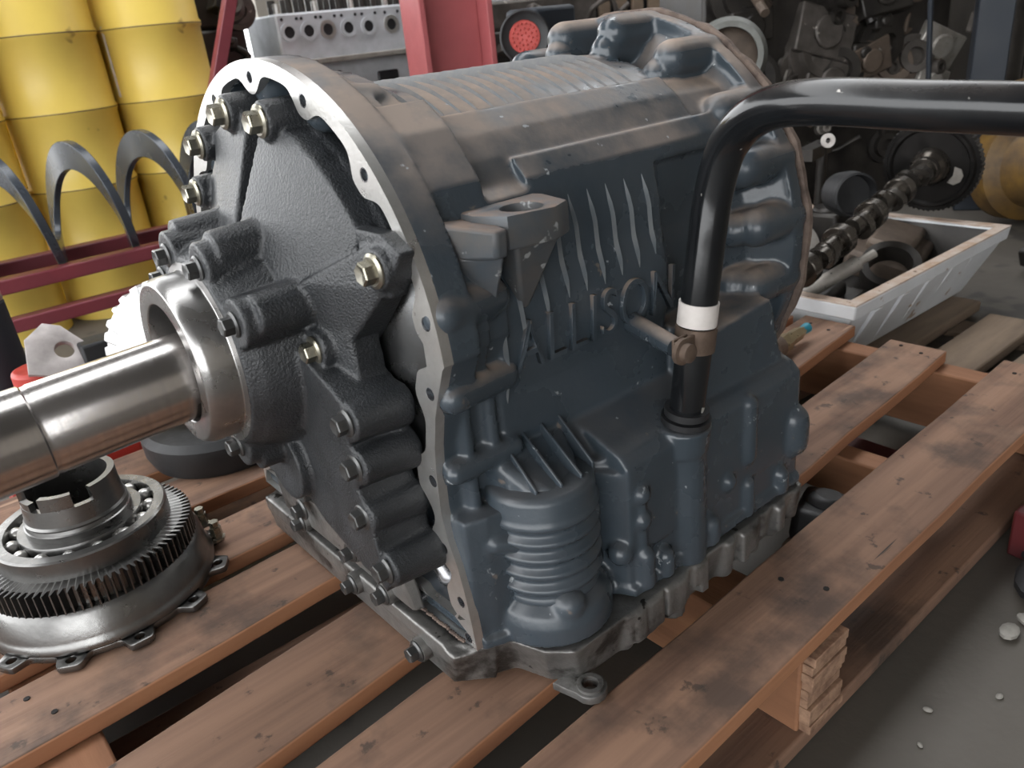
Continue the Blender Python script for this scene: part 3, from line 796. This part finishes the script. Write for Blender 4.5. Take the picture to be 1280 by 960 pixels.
def drum(x, y, label, rz=0.):
    t = thing('yellow_drum', label, 'drum', (x, y, FLOOR), 'tall yellow drums behind the auger', rz)
    R = .1535; pr = [(0, R)]
    for z in (.18, .40, .615, .825):
        pr += [(z-.012, R), (z-.006, R+.005), (z+.006, R+.005), (z+.012, R)]
    pr += [(1.15, R), (1.155, R-.01), (1.157, .001)]
    MB().lathe(pr, (0, 0, 0), (0, 0, 1), 64).build('drum_body', M_yel, t, smooth=50)
    for z in (.40, .615, .825):
        MB().lathe([(-.003, R+.004), (.0, R+.0062), (.003, R+.004)], (0, 0, z), (0, 0, 1), 64, closed=True).build('hoop', M_yel2, t)
    MB().cyl((0, 0, 1.155), (0, 0, 1.168), .03, n=16).build('bung', M_rust, t)
    return t
d1 = drum(.62, 2.14, 'tall yellow drum nearest the thin red brace, label strip on its edge')
drum(.30, 2.14, 'tall yellow drum between two others, with a brown smear')
drum(-.02, 2.10, 'tall yellow drum at the row end away from the red brace')
drum(.46, 2.46, 'tall yellow drum in the second row, seen in the gap beside the labelled drum')
drum(.14, 2.44, 'tall yellow drum in the second row, seen in the gap beside the row end')
ls = MB().box((-.006, -.003, 0), (.006, .003, .20)).build('label_strip', M_tape, d1); ls.location = (-.148, -.035, .635); ls.rotation_euler = (0, 0, .9)
for z0, z1, mt in ((.07, .16, M_blk), (.02, .05, M_org)):
    MB().box((-.0045, -.0036, z0), (.0045, -.0031, z1)).build('print', mt, ls)

# ------------------------------------------------------------------ background: red posts
t = thing('red_post', 'thick red painted steel post behind the gearbox', 'post', (1.40, 1.62, FLOOR), rz=-.25)
MB().box((-.105, -.012, 0), (.105, .012, 2.6)).build('web', M_post, t, bevel=.003)
MB().box((-.125, -.09, 0), (-.105, .09, 2.6)).build('flange', M_post, t, bevel=.003)
MB().box((.105, -.09, 0), (.125, .09, 2.6)).build('flange', M_post, t, bevel=.003)
t = MB().box((-.018, -.018, -.02), (.018, .018, 2.2)).build('red_brace', M_red, None, bevel=.003)
t.location = (.42, 1.9, FLOOR+.02); t.rotation_euler = (0, .42, 0); tag(t, 'thin maroon steel brace leaning beside the yellow drums', 'brace')

# ------------------------------------------------------------------ background engines
eb = thing('engine_block', 'bare silver engine block with six oval ports, behind the red post', 'engine block', (1.44, 2.42, FLOOR), rz=-.02)
MB().box((-.30, -.05, .30), (.36, .20, .66)).build('block', M_alu, eb, bevel=.01)
MB().box((-.30, -.10, .66), (.30, .18, .84)).build('cylinder_head', M_alu, eb, bevel=.008)
MB().box((-.31, -.115, .655), (.36, .19, .675)).build('head_gasket', M_lite, eb, bevel=.003)
for i, x in enumerate((-.255, -.175, -.095, -.005, .085, .19)):
    z = .775 - i*.001
    MB().lathe([(0, .034), (.006, .034), (.006, .021), (0, .021)], (x, -.100, z), (0, -1, 0), 24, closed=True).build('port_flange', M_mach if i in (2, 5) else M_alu, eb).scale = (1, 1, 1)
    MB().cyl((x, -.098, z), (x, -.103, z), .021, n=20).build('port', M_dark, eb)
    for dx in (-.03, .03): MB().cyl((x+dx+.008, -.10, z+.045), (x+dx+.008, -.103, z+.045), .006, n=8).build('stud_hole', M_dark, eb)
for i in range(12):
    x = -.28+i*.052; MB().cyl((x, -.08, .84), (x, -.08, .875+.012*(i % 3)), .012, n=8).build('valve_stem', M_engd if i % 3 else M_mach, eb)
    MB().cyl((x+.02, .0, .84), (x+.02, .0, .89), .016, n=8).build('valve_spring', M_engd, eb)
for x, z, r in ((-.19, .62, .018), (-.17, .52, .02), (-.05, .61, .012), (-.03, .52, .022), (.06, .52, .02), (.0, .45, .02)):
    MB().cyl((x, -.049, z), (x, -.053, z), r, n=16).build('core_plug', M_engd, eb)
MB().box((.12, -.06, .44), (.22, -.045, .60)).build('side_opening', M_dark, eb, bevel=.01)
MB().box((-.125, -.056, .30), (-.118, -.045, .655)).build('rib', M_lite, eb)
MB().box((-.36, -.02, 0), (.40, .18, .30)).build('engine_stand', M_engd, eb)
MB().box((.30, -.06, .68), (.36, .16, .83)).build('end_cover', M_engd, eb, bevel=.01)

def clutter_engine(name, label, loc, size, mats, seed, rz=0., nparts=26, big=.07):
    rnd = random.Random(seed)
    t = thing(name, label, 'engine', loc, rz=rz)
    sx, sy, sz = size
    MB().box((-sx*.42, -sy*.3, 0), (sx*.42, sy*.4, sz*.85)).build('block', mats[0], t, bevel=.012)
    MB().box((-sx*.36, -sy*.26, sz*.85), (sx*.36, sy*.3, sz)).build('head_cover', mats[1], t, bevel=.015)
    for i in range(nparts):
        x = rnd.uniform(-sx*.42, sx*.42); z = rnd.uniform(sz*.12, sz*.95); r = rnd.uniform(.02, big)
        L = rnd.uniform(.03, .12); mt = mats[rnd.randrange(len(mats))]; q = rnd.random()
        if q < .35:
            MB().lathe([(0, r), (L*.5, r), (L*.55, r*.7), (L, r*.7), (L, r*.4), (L*.7, r*.35), (L*.7, .001)], (x, -sy*.28, z), (rnd.uniform(-.3, .3), -1, rnd.uniform(-.2, .3)), 22).build('pulley', mt, t)
        elif q < .65:
            p = [Vector((x, -sy*.28, z))]
            for _ in range(4): p.append(p[-1] + Vector((rnd.uniform(-.09, .09), rnd.uniform(-.06, .02), rnd.uniform(-.09, .09))))
            MB().tube(catmull(p, 5), rnd.uniform(.007, .018), 10).build('pipe', mt, t)
        else:
            M = Matrix.Translation((x, -sy*.3, z)) @ Euler((rnd.uniform(-.3, .3), rnd.uniform(-.5, .5), 0)).to_matrix().to_4x4()
            b = MB(); b.box((-r, -L*.6, -r*.7), (r, L*.3, r*.7), M); b.cyl(M @ Vector((0, -L*.6, 0)), M @ Vector((0, -L*.6-.015, 0)), r*.5, n=12); b.build('housing', mt, t, bevel=.006)
    return t
clutter_engine('engine', 'greasy dark engine beyond the thin maroon brace', (.90, 3.05, FLOOR), (.42, .4, 1.05), [M_eng, M_engd, M_engb, M_lite], 3, 0, 40)
clutter_engine('engine', 'narrow black engine right beside the yellow drums', (.925, 2.44, FLOOR), (.24, .3, .95), [M_engd, M_engd, M_eng], 23, 0, 16)
clutter_engine('engine', 'dark brown engine in the far corner behind the red post', (2.42, 2.35, FLOOR), (.8, .4, .82), [M_engd, M_eng, M_engb], 5, -.3, 30)
clutter_engine('engine', 'big black greasy engine behind the black tube', (2.55, 1.02, FLOOR), (1.15, .5, 1.0), [M_engd, M_engd, M_engb, M_engd, M_eng, M_lite], 11, -.45, 85, .12)
clutter_engine('engine', 'brown engine standing behind the blue steel post', (4.05, .75, FLOOR), (.9, .5, 1.2), [M_engd, M_engb, M_eng], 17, -.7, 30)

# starter-like black housing with red disc
t = thing('filter_canister', 'black round canister with a red perforated end, beside the red post', 'canister', (1.10, .90, 0))
ax = Vector((-.62, -.78, .08)).normalized(); o0 = Vector((.015, .02, .535))
MB().lathe([(0, .05), (.09, .055), (.10, .062), (.115, .062), (.117, .058), (.110, .050), (.108, .0001)], o0 - ax*.10, ax, 48).build('canister_body', M_rub, t, smooth=40)
MB().lathe([(0, .039), (.004, .037), (.004, .0001)], o0 + ax*.0085, ax, 40).build('red_end', M_redb, t)
u = ax.orthogonal().normalized(); wv = ax.cross(u)
for r, nn in ((.03, 18), (.019, 11), (.009, 5)):
    for i in range(nn):
        a = 2*PI*i/nn; p = o0 + ax*.0128 + (u*math.cos(a)+wv*math.sin(a))*r
        MB().ball(p, .0028, 8).build('bead', M_redb, t)
MB().box((.04, .0, .455), (.18, .12, .60)).build('bracket_body', M_blue, t, bevel=.012)
MB().cyl((.10, .06, FLOOR), (.10, .06, .47), .05, .045, 24).build('support_leg', M_engd, t)

# stack of wooden pallets far behind
t = thing('pallet_stack', 'old wooden crate with upright slats far behind gearbox', 'crate', (3.05, 2.35, FLOOR), rz=-.35)
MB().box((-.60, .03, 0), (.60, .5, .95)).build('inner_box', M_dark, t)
for i in range(13):
    x = -.58 + i*.094; MB().box((x-.03, -.01, 0), (x+.03, .02, 1.02+.02*(i % 2))).build('slat', M_oldw, t, bevel=.003)
for z in (.25, .62, .9): MB().box((-.62, .015, z), (.62, .03, z+.07)).build('rail', M_oldw, t, bevel=.003)

# clutch housing ring behind the gearbox
t = thing('clutch_housing', 'grey-green cast ring housing standing right behind gearbox rim', 'housing', (1.72, .76, FLOOR))
ax = Vector((-.75, -.62, .12)).normalized()
MB().lathe([(0, .088), (.0, .10), (.05, .104), (.08, .09), (.08, .075), (.03, .08)], (0, 0, .575), ax, 64, closed=True).build('ring', mat('greygreen_cast', (.15, .155, .145), (.10, .10, .09), .55, .2, 20), t, smooth=40)
MB().lathe([(0, .08), (.02, .08), (.025, .06), (.03, .035), (.04, .03), (.04, .001)], (0, 0, .575), ax, 48).build('clutch_disc', M_engb, t, smooth=40)
MB().box((-.03, -.02, 0), (.10, .10, .49)).build('stand', M_engd, t, bevel=.01)

# steel posts at the right
t = MB().box((-.05, -.05, 0), (.05, .05, 2.4)).build('steel_post', M_blue, None, bevel=.004); t.location = (2.62, .42, FLOOR); t.rotation_euler = (0, 0, .5); tag(t, 'dark blue square steel post behind the black tube', 'post')
t = MB().cyl((0, 0, 0), (0, 0, 2.4), .07, n=32).build('steel_pipe', M_engd, None); t.location = (2.93, .50, FLOOR); tag(t, 'dark round upright pipe beside the blue steel post', 'pipe')
t = MB().box((-.04, -.02, 0), (.04, .02, 2.4)).build('grey_upright', M_lite, None, bevel=.003); t.location = (3.12, .44, FLOOR); t.rotation_euler = (0, 0, -.6); tag(t, 'pale grey upright bar beside the dark round pipe', 'post')
t = MB().cyl((0, 0, 0), (.05, .06, .55), .008, n=10).build('thin_rod', M_blue, None); t.location = (2.42, .50, FLOOR+.31); t.rotation_euler = (.1, -.25, 0)
tag(t, 'thin pale blue rod leaning on black greasy engine', 'rod')

# ------------------------------------------------------------------ second pallet, white crate and its contents
p2 = thing('low_pallet', 'weathered wooden pallet under the white plastic crate', 'pallet', (0, 0, 0))
for i, (y0, y1, x1) in enumerate(((-.30, -.20, 1.62), (-.165, -.065, 1.55), (-.02, .12, 1.62), (.16, .28, 1.62), (.33, .45, 1.62))):
    MB().box((1.12, y0, FLOOR+.012), (x1, y1, -.118)).build('plank', M_oldw, p2, bevel=.004)
for x in (1.2, 1.5): MB().box((x-.04, -.30, FLOOR+.001), (x+.04, .45, FLOOR+.012)).build('bottom_board', M_oldw, p2)
cr = thing('plastic_crate', 'white plastic crate with brown dirt on its rim, full of parts', 'crate', (0, 0, 0))
RZ, BZ = .035, -.1165
def crate_ring(z, k): # outward offset k from the base rectangle
    return [(1.11-k, .05-k, z), (1.65+k, .04-k, z), (1.65+k, .50+k, z), (1.11-k, .50+k, z)]
b = MB()
rows = [crate_ring(BZ, 0), crate_ring(RZ-.03, .055), crate_ring(RZ-.03, .062), crate_ring(RZ, .066), crate_ring(RZ, .040), crate_ring(BZ+.01, -.012)]
vs = [p for r in rows for p in r]; fs = [(0, 1, 2, 3)]
for i in range(5):
    for j in range(4): fs.append((i*4+j, i*4+(j+1) % 4, i*4+4+(j+1) % 4, i*4+4+j))
fs.append((20, 21, 22, 23)); b.add(vs, fs); b.build('crate_shell', M_plw, cr, bevel=.004)
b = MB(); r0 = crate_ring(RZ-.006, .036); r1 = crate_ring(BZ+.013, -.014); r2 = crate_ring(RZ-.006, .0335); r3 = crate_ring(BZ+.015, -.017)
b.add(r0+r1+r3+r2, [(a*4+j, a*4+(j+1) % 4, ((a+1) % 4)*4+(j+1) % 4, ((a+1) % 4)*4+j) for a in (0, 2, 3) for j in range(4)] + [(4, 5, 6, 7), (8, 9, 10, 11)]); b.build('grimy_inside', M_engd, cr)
M_rim = mat('dirt_caked_rim', (.40, .28, .20), (.52, .45, .40), .85, 0, 25, .3, 90, .05, specks=[((.13, .08, .055), .66, 60)])
ro = [(x, y) for x, y, z in crate_ring(0, .0655)]; ri = [(x, y) for x, y, z in crate_ring(0, .041)]
b = MB(); b.add([(x, y, RZ-.001) for x, y in ro] + [(x, y, RZ+.0022) for x, y in ro] + [(x, y, RZ+.0022) for x, y in ri] + [(x, y, RZ-.001) for x, y in ri],
                [(a*4+j, a*4+(j+1) % 4, ((a+1) % 4)*4+(j+1) % 4, ((a+1) % 4)*4+j) for a in range(4) for j in range(4)]); b.build('rim', M_rim, cr, bevel=.001)
for x in (1.14, 1.25, 1.36, 1.47, 1.57):
    MB().hexa([(x-.012, .044, BZ+.005), (x+.012, .044, BZ+.005), (x+.012, .06, BZ+.005), (x-.012, .06, BZ+.005)], [(x-.015, -.014, RZ-.031), (x+.015, -.014, RZ-.031), (x+.015, .01, RZ-.031), (x-.015, .01, RZ-.031)]).build('side_rib', M_plw, cr, bevel=.003)

cs = thing('camshaft', 'oily camshaft with big black timing gear lying across crate', 'camshaft', (0, 0, 0))
A = Vector((.985, .085, .085)); B = Vector((1.70, .16, .165)); dv = (B-A).normalized(); L = (B-A).length
MB().lathe([(0, .016), (.02, .020), (L, .020)], A, dv, 24).build('cam_tube', M_camst, cs)
u = dv.orthogonal().normalized(); wv = dv.cross(u)
for i in range(13):
    s = .04 + i*.052
    if i % 3 == 0:
        MB().lathe([(0, .030), (.002, .032), (.028, .032), (.03, .030)], A+dv*s, dv, 28).build('journal', M_camst, cs)
    else:
        a0 = i*1.9
        MB().lathe([(0, .022), (.024, .022)], A+dv*s, dv, 32, rmod=lambda h, t: 1 + .55*max(0, math.cos(t-a0))**3).build('cam_lobe', M_camst, cs)
gM = mat('black_timing_gear', (.012, .0115, .011), (.02, .018, .017), .35, .6, 20)
MB().lathe([(0, .108), (.024, .108)], B - dv*.012, dv, 360, rmod=lambda h, t: 1 + (.025 if math.sin(60*t) > 0 else 0)).build('timing_gear', gM, cs, smooth=20)
MB().lathe([(0, .085), (.006, .09), (.006, .096), (.0, .1)], B - dv*.012, -dv, 64, closed=True).build('gear_rim', gM, cs)
MB().lathe([(0, .045), (.02, .04), (.03, .03)], B - dv*.012, -dv, 32).build('gear_hub', M_camst, cs)
gd = Vector((.05, -.9, -.35)); gd = (gd - dv*gd.dot(dv)).normalized(); ge = dv.cross(gd)
MB().hexa(*[[B - dv*h + gd*(.050+.026*p) + ge*q*.02 for p, q in ((0, -1), (.6, -1), (1, -.4), (1, .4), (.6, 1), (0, 1), (.2, 0))] for h in (.010, .0138)]).build('gear_window', M_lite, cs)

def lone(name, mb, mt, label, cat, loc, rot=(0, 0, 0), bevel=0, group=None):
    o = mb.build(name, mt, None, bevel=bevel); o.location = loc; o.rotation_euler = rot
    return tag(o, label, cat, group)
lone('black_cup', MB().lathe([(0, .05), (.05, .055), (.09, .052), (.092, .047), (.06, .044), (.055, .001)], (0, 0, 0), (-.6, -.75, .12), 40), M_rub, 'black rubber cup standing among the crate parts', 'cup', (1.60, .33, .105))
lone('support_casting', MB().box((-.05, -.05, 0), (.05, .05, .155)).cyl((0, 0, .1), (0, 0, .165), .04, n=20), M_engd, 'dark casting under the black rubber cup in the crate', 'casting', (1.635, .38, -.105), bevel=.008)
lone('cover_plate', MB().lathe([(0, .095), (.008, .09), (.02, .05), (.022, .001)], (0, 0, 0), (-.2, -.35, .9), 40), M_lite, 'pale dimpled metal cover lying under the camshaft', 'cover', (1.38, .36, .035))
lone('rubber_hose', MB().tube(catmull([(0, 0, 0), (.03, -.02, .08), (.0, -.02, .15), (-.06, .0, .17)], 6), .012, 14), M_eng, 'grey-brown bent hose beside the gearbox rear rim', 'hose', (1.13, .25, -.03))
lone('rocker_cover', MB().box((-.13, -.08, 0), (.13, .08, .06)).box((-.09, -.05, .05), (.09, .05, .085)), M_engb, 'brown dusty metal cover at the gear end of the crate', 'cover', (1.58, .19, -.055), (.25, -.05, .25), .01)
lone('flat_bracket', MB().box((-.12, -.03, 0), (.12, .03, .02)).cyl((-.08, 0, .02), (-.08, 0, .05), .02, n=16).cyl((.06, 0, .02), (.06, 0, .06), .025, n=16), M_engd, 'black bracket with two studs low in the crate', 'bracket', (1.18, .40, -.03), (0, .1, .2), .004)
lone('gear_cluster', MB().lathe([(0, .06), (.02, .06), (.02, .035), (.05, .035), (.05, .05), (.07, .05)], (0, 0, 0), (-.3, -.3, .9), 60, rmod=lambda h, t: 1+.04*math.sin(20*t)), M_engd, 'oily black gear cluster in crate under camshaft', 'gear', (1.50, .43, -.07))
lone('small_shaft', MB().cyl((0, 0, 0), (.10, -.06, .05), .016, n=16).cyl((.10, -.06, .05), (.13, -.078, .065), .009, n=12), M_lite, 'short shiny shaft end poking up beside camshaft', 'shaft', (1.115, .135, .012))
lone('oily_casting', MB().box((-.11, -.10, 0), (.11, .09, .065)).box((-.08, -.07, .06), (.05, .05, .10)).cyl((.07, .0, .06), (.07, .0, .10), .03, n=24), M_engd, 'black oily gearbox casting lying low in the white crate', 'casting', (1.24, .20, -.104), (.05, -.04, .12), .014)
lone('bearing_shell', MB().lathe([(0, .06), (.05, .062), (.05, .045), (.0, .045)], (0, 0, 0), (-.5, -.3, .8), 36, closed=True), M_engd, 'worn black bearing ring leaning under the camshaft', 'ring', (1.425, .11, -.03))
lone('throttle_body', MB().box((-.10, -.05, 0), (.10, .05, .24)).cyl((-.04, -.04, .18), (-.04, -.12, .20), .04, n=24).cyl((.06, -.04, .13), (.06, -.09, .14), .03, n=20), M_engd, 'black greasy casting behind the crate', 'casting', (1.40, .78, FLOOR), (0, 0, .3), .01)
lone('pump_body', MB().box((-.08, -.06, 0), (.12, .06, .29)).cyl((0, -.05, .22), (-.02, -.13, .24), .035, n=24).cyl((.08, 0, .29), (.08, 0, .33), .03, n=20), M_eng, 'grimy pump casting beside gearbox rear, behind the crate', 'pump', (1.12, .80, FLOOR), (0, 0, -.2), .01)
lone('spark_disc', MB().lathe([(0, .018), (.006, .018), (.006, .007), (0, .007)], (0, 0, 0), (-.6, -.75, .15), 24, closed=True), M_tape, 'small white ring washer above the black rubber cup', 'washer', (1.68, .42, .215))
lone('washer_post', MB().cyl((0, 0, 0), (0, 0, .31), .014, n=12).box((-.10, -.01, .28), (.05, .03, .31)), M_engd, 'dark bracket holding the small white washer', 'bracket', (1.70, .445, FLOOR+.05), (0, 0, .2))
lone('yellow_hub', MB().lathe([(0, .12), (.03, .16), (.10, .16), (.12, .12), (.2, .10), (.2, .001)], (0, 0, .166), (-.5, -.8, .1), 40), M_yel2, 'worn yellow hub casting at the shed floor behind crate', 'hub', (2.52, .28, FLOOR))
lone('yellow_beam', MB().box((-.2, -.04, 0), (.28, .04, .08)), M_yel2, 'worn yellow steel beam above the yellow hub', 'beam', (2.56, .30, .175), (0, -.12, -.4), .02)
lone('black_bar', MB().box((-.35, -.03, 0), (.35, .03, .05)), M_engd, 'black steel bar lying across in front of yellow hub', 'bar', (2.30, -.06, -.005), (0, -.40, -.2), .005)

# ------------------------------------------------------------------ small things on and under the pallet
t = thing('brass_fitting', 'brass hose fitting with teal cap on plank behind gearbox', 'fitting', (0, 0, 0))
MB().lathe([(0, .017), (.03, .017), (.032, .013), (.07, .012), (.072, .009), (.082, .009)], (.835, .012, .019), (1, .03, .05), 6).build('brass_body', M_brass, t)
MB().lathe([(0, .008), (.018, .0095), (.02, .001)], (.915, .0145, .023), (1, .03, .05), 16).build('cap', M_teal, t)
MB().lathe([(0, .020), (.02, .020)], (.817, .0115, .0205), (1, .03, .05), 20).build('rusty_nut', M_rust, t)
lone('rubber_bush', MB().box((-.05, -.035, 0), (.05, .035, .05)).cyl((0, 0, .04), (0, 0, .062), .028, n=16), M_rub, 'black rubber block wedged between the pallet planks', 'block', (.545, -.245, -.095), (.1, .15, .35), .012)
lone('rubber_bush_support', MB().box((-.04, -.03, 0), (.04, .03, .055)), M_oldw, 'short wooden chock under the black rubber block', 'chock', (.545, -.24, FLOOR+.0005), (0, 0, .1), .003)
lone('red_channel', MB().box((-.05, -.13, 0), (.05, .13, .05)), M_dred, 'short dark red steel channel under the pallet', 'channel', (.79, -.12, FLOOR+.001), (0, 0, -.02), .004)
lone('red_tray', MB().box((-.06, -.03, 0), (.10, .03, .07)), M_dred, 'dark red metal box on the concrete beside pallet', 'box', (.80, -.44, FLOOR+.001), (0, 0, -.05), .004)
for i, (x, y, r) in enumerate(((.585, -.470, .012), (.62, -.475, .009), (.41, -.455, .004), (.48, -.50, .004), (.36, -.47, .003))):
    lone('pebble', MB().ball((0, 0, r*.55), r, 10, (1.3, .9, .6)), mat('pale_stone', (.26, .245, .22), (.18, .17, .15), .8, 0, 60), ('largest pale stone, on the concrete beside the black rag', 'flat pale stone beside the largest stone', 'tiny pale stone chip on the bare concrete', 'tiny pale stone chip on the bare concrete', 'tiny pale stone chip on the bare concrete')[i], 'stone', (x, y, FLOOR), (0, 0, i), group='stone chips on the concrete floor')
lone('rag', MB().ball((0, 0, .018), .05, 14, (1.2, .8, .4)).ball((.05, .02, .014), .035, 12, (1, .9, .4)), M_rub, 'crumpled black rag on the concrete beside the pallet', 'rag', (.70, -.475, FLOOR))
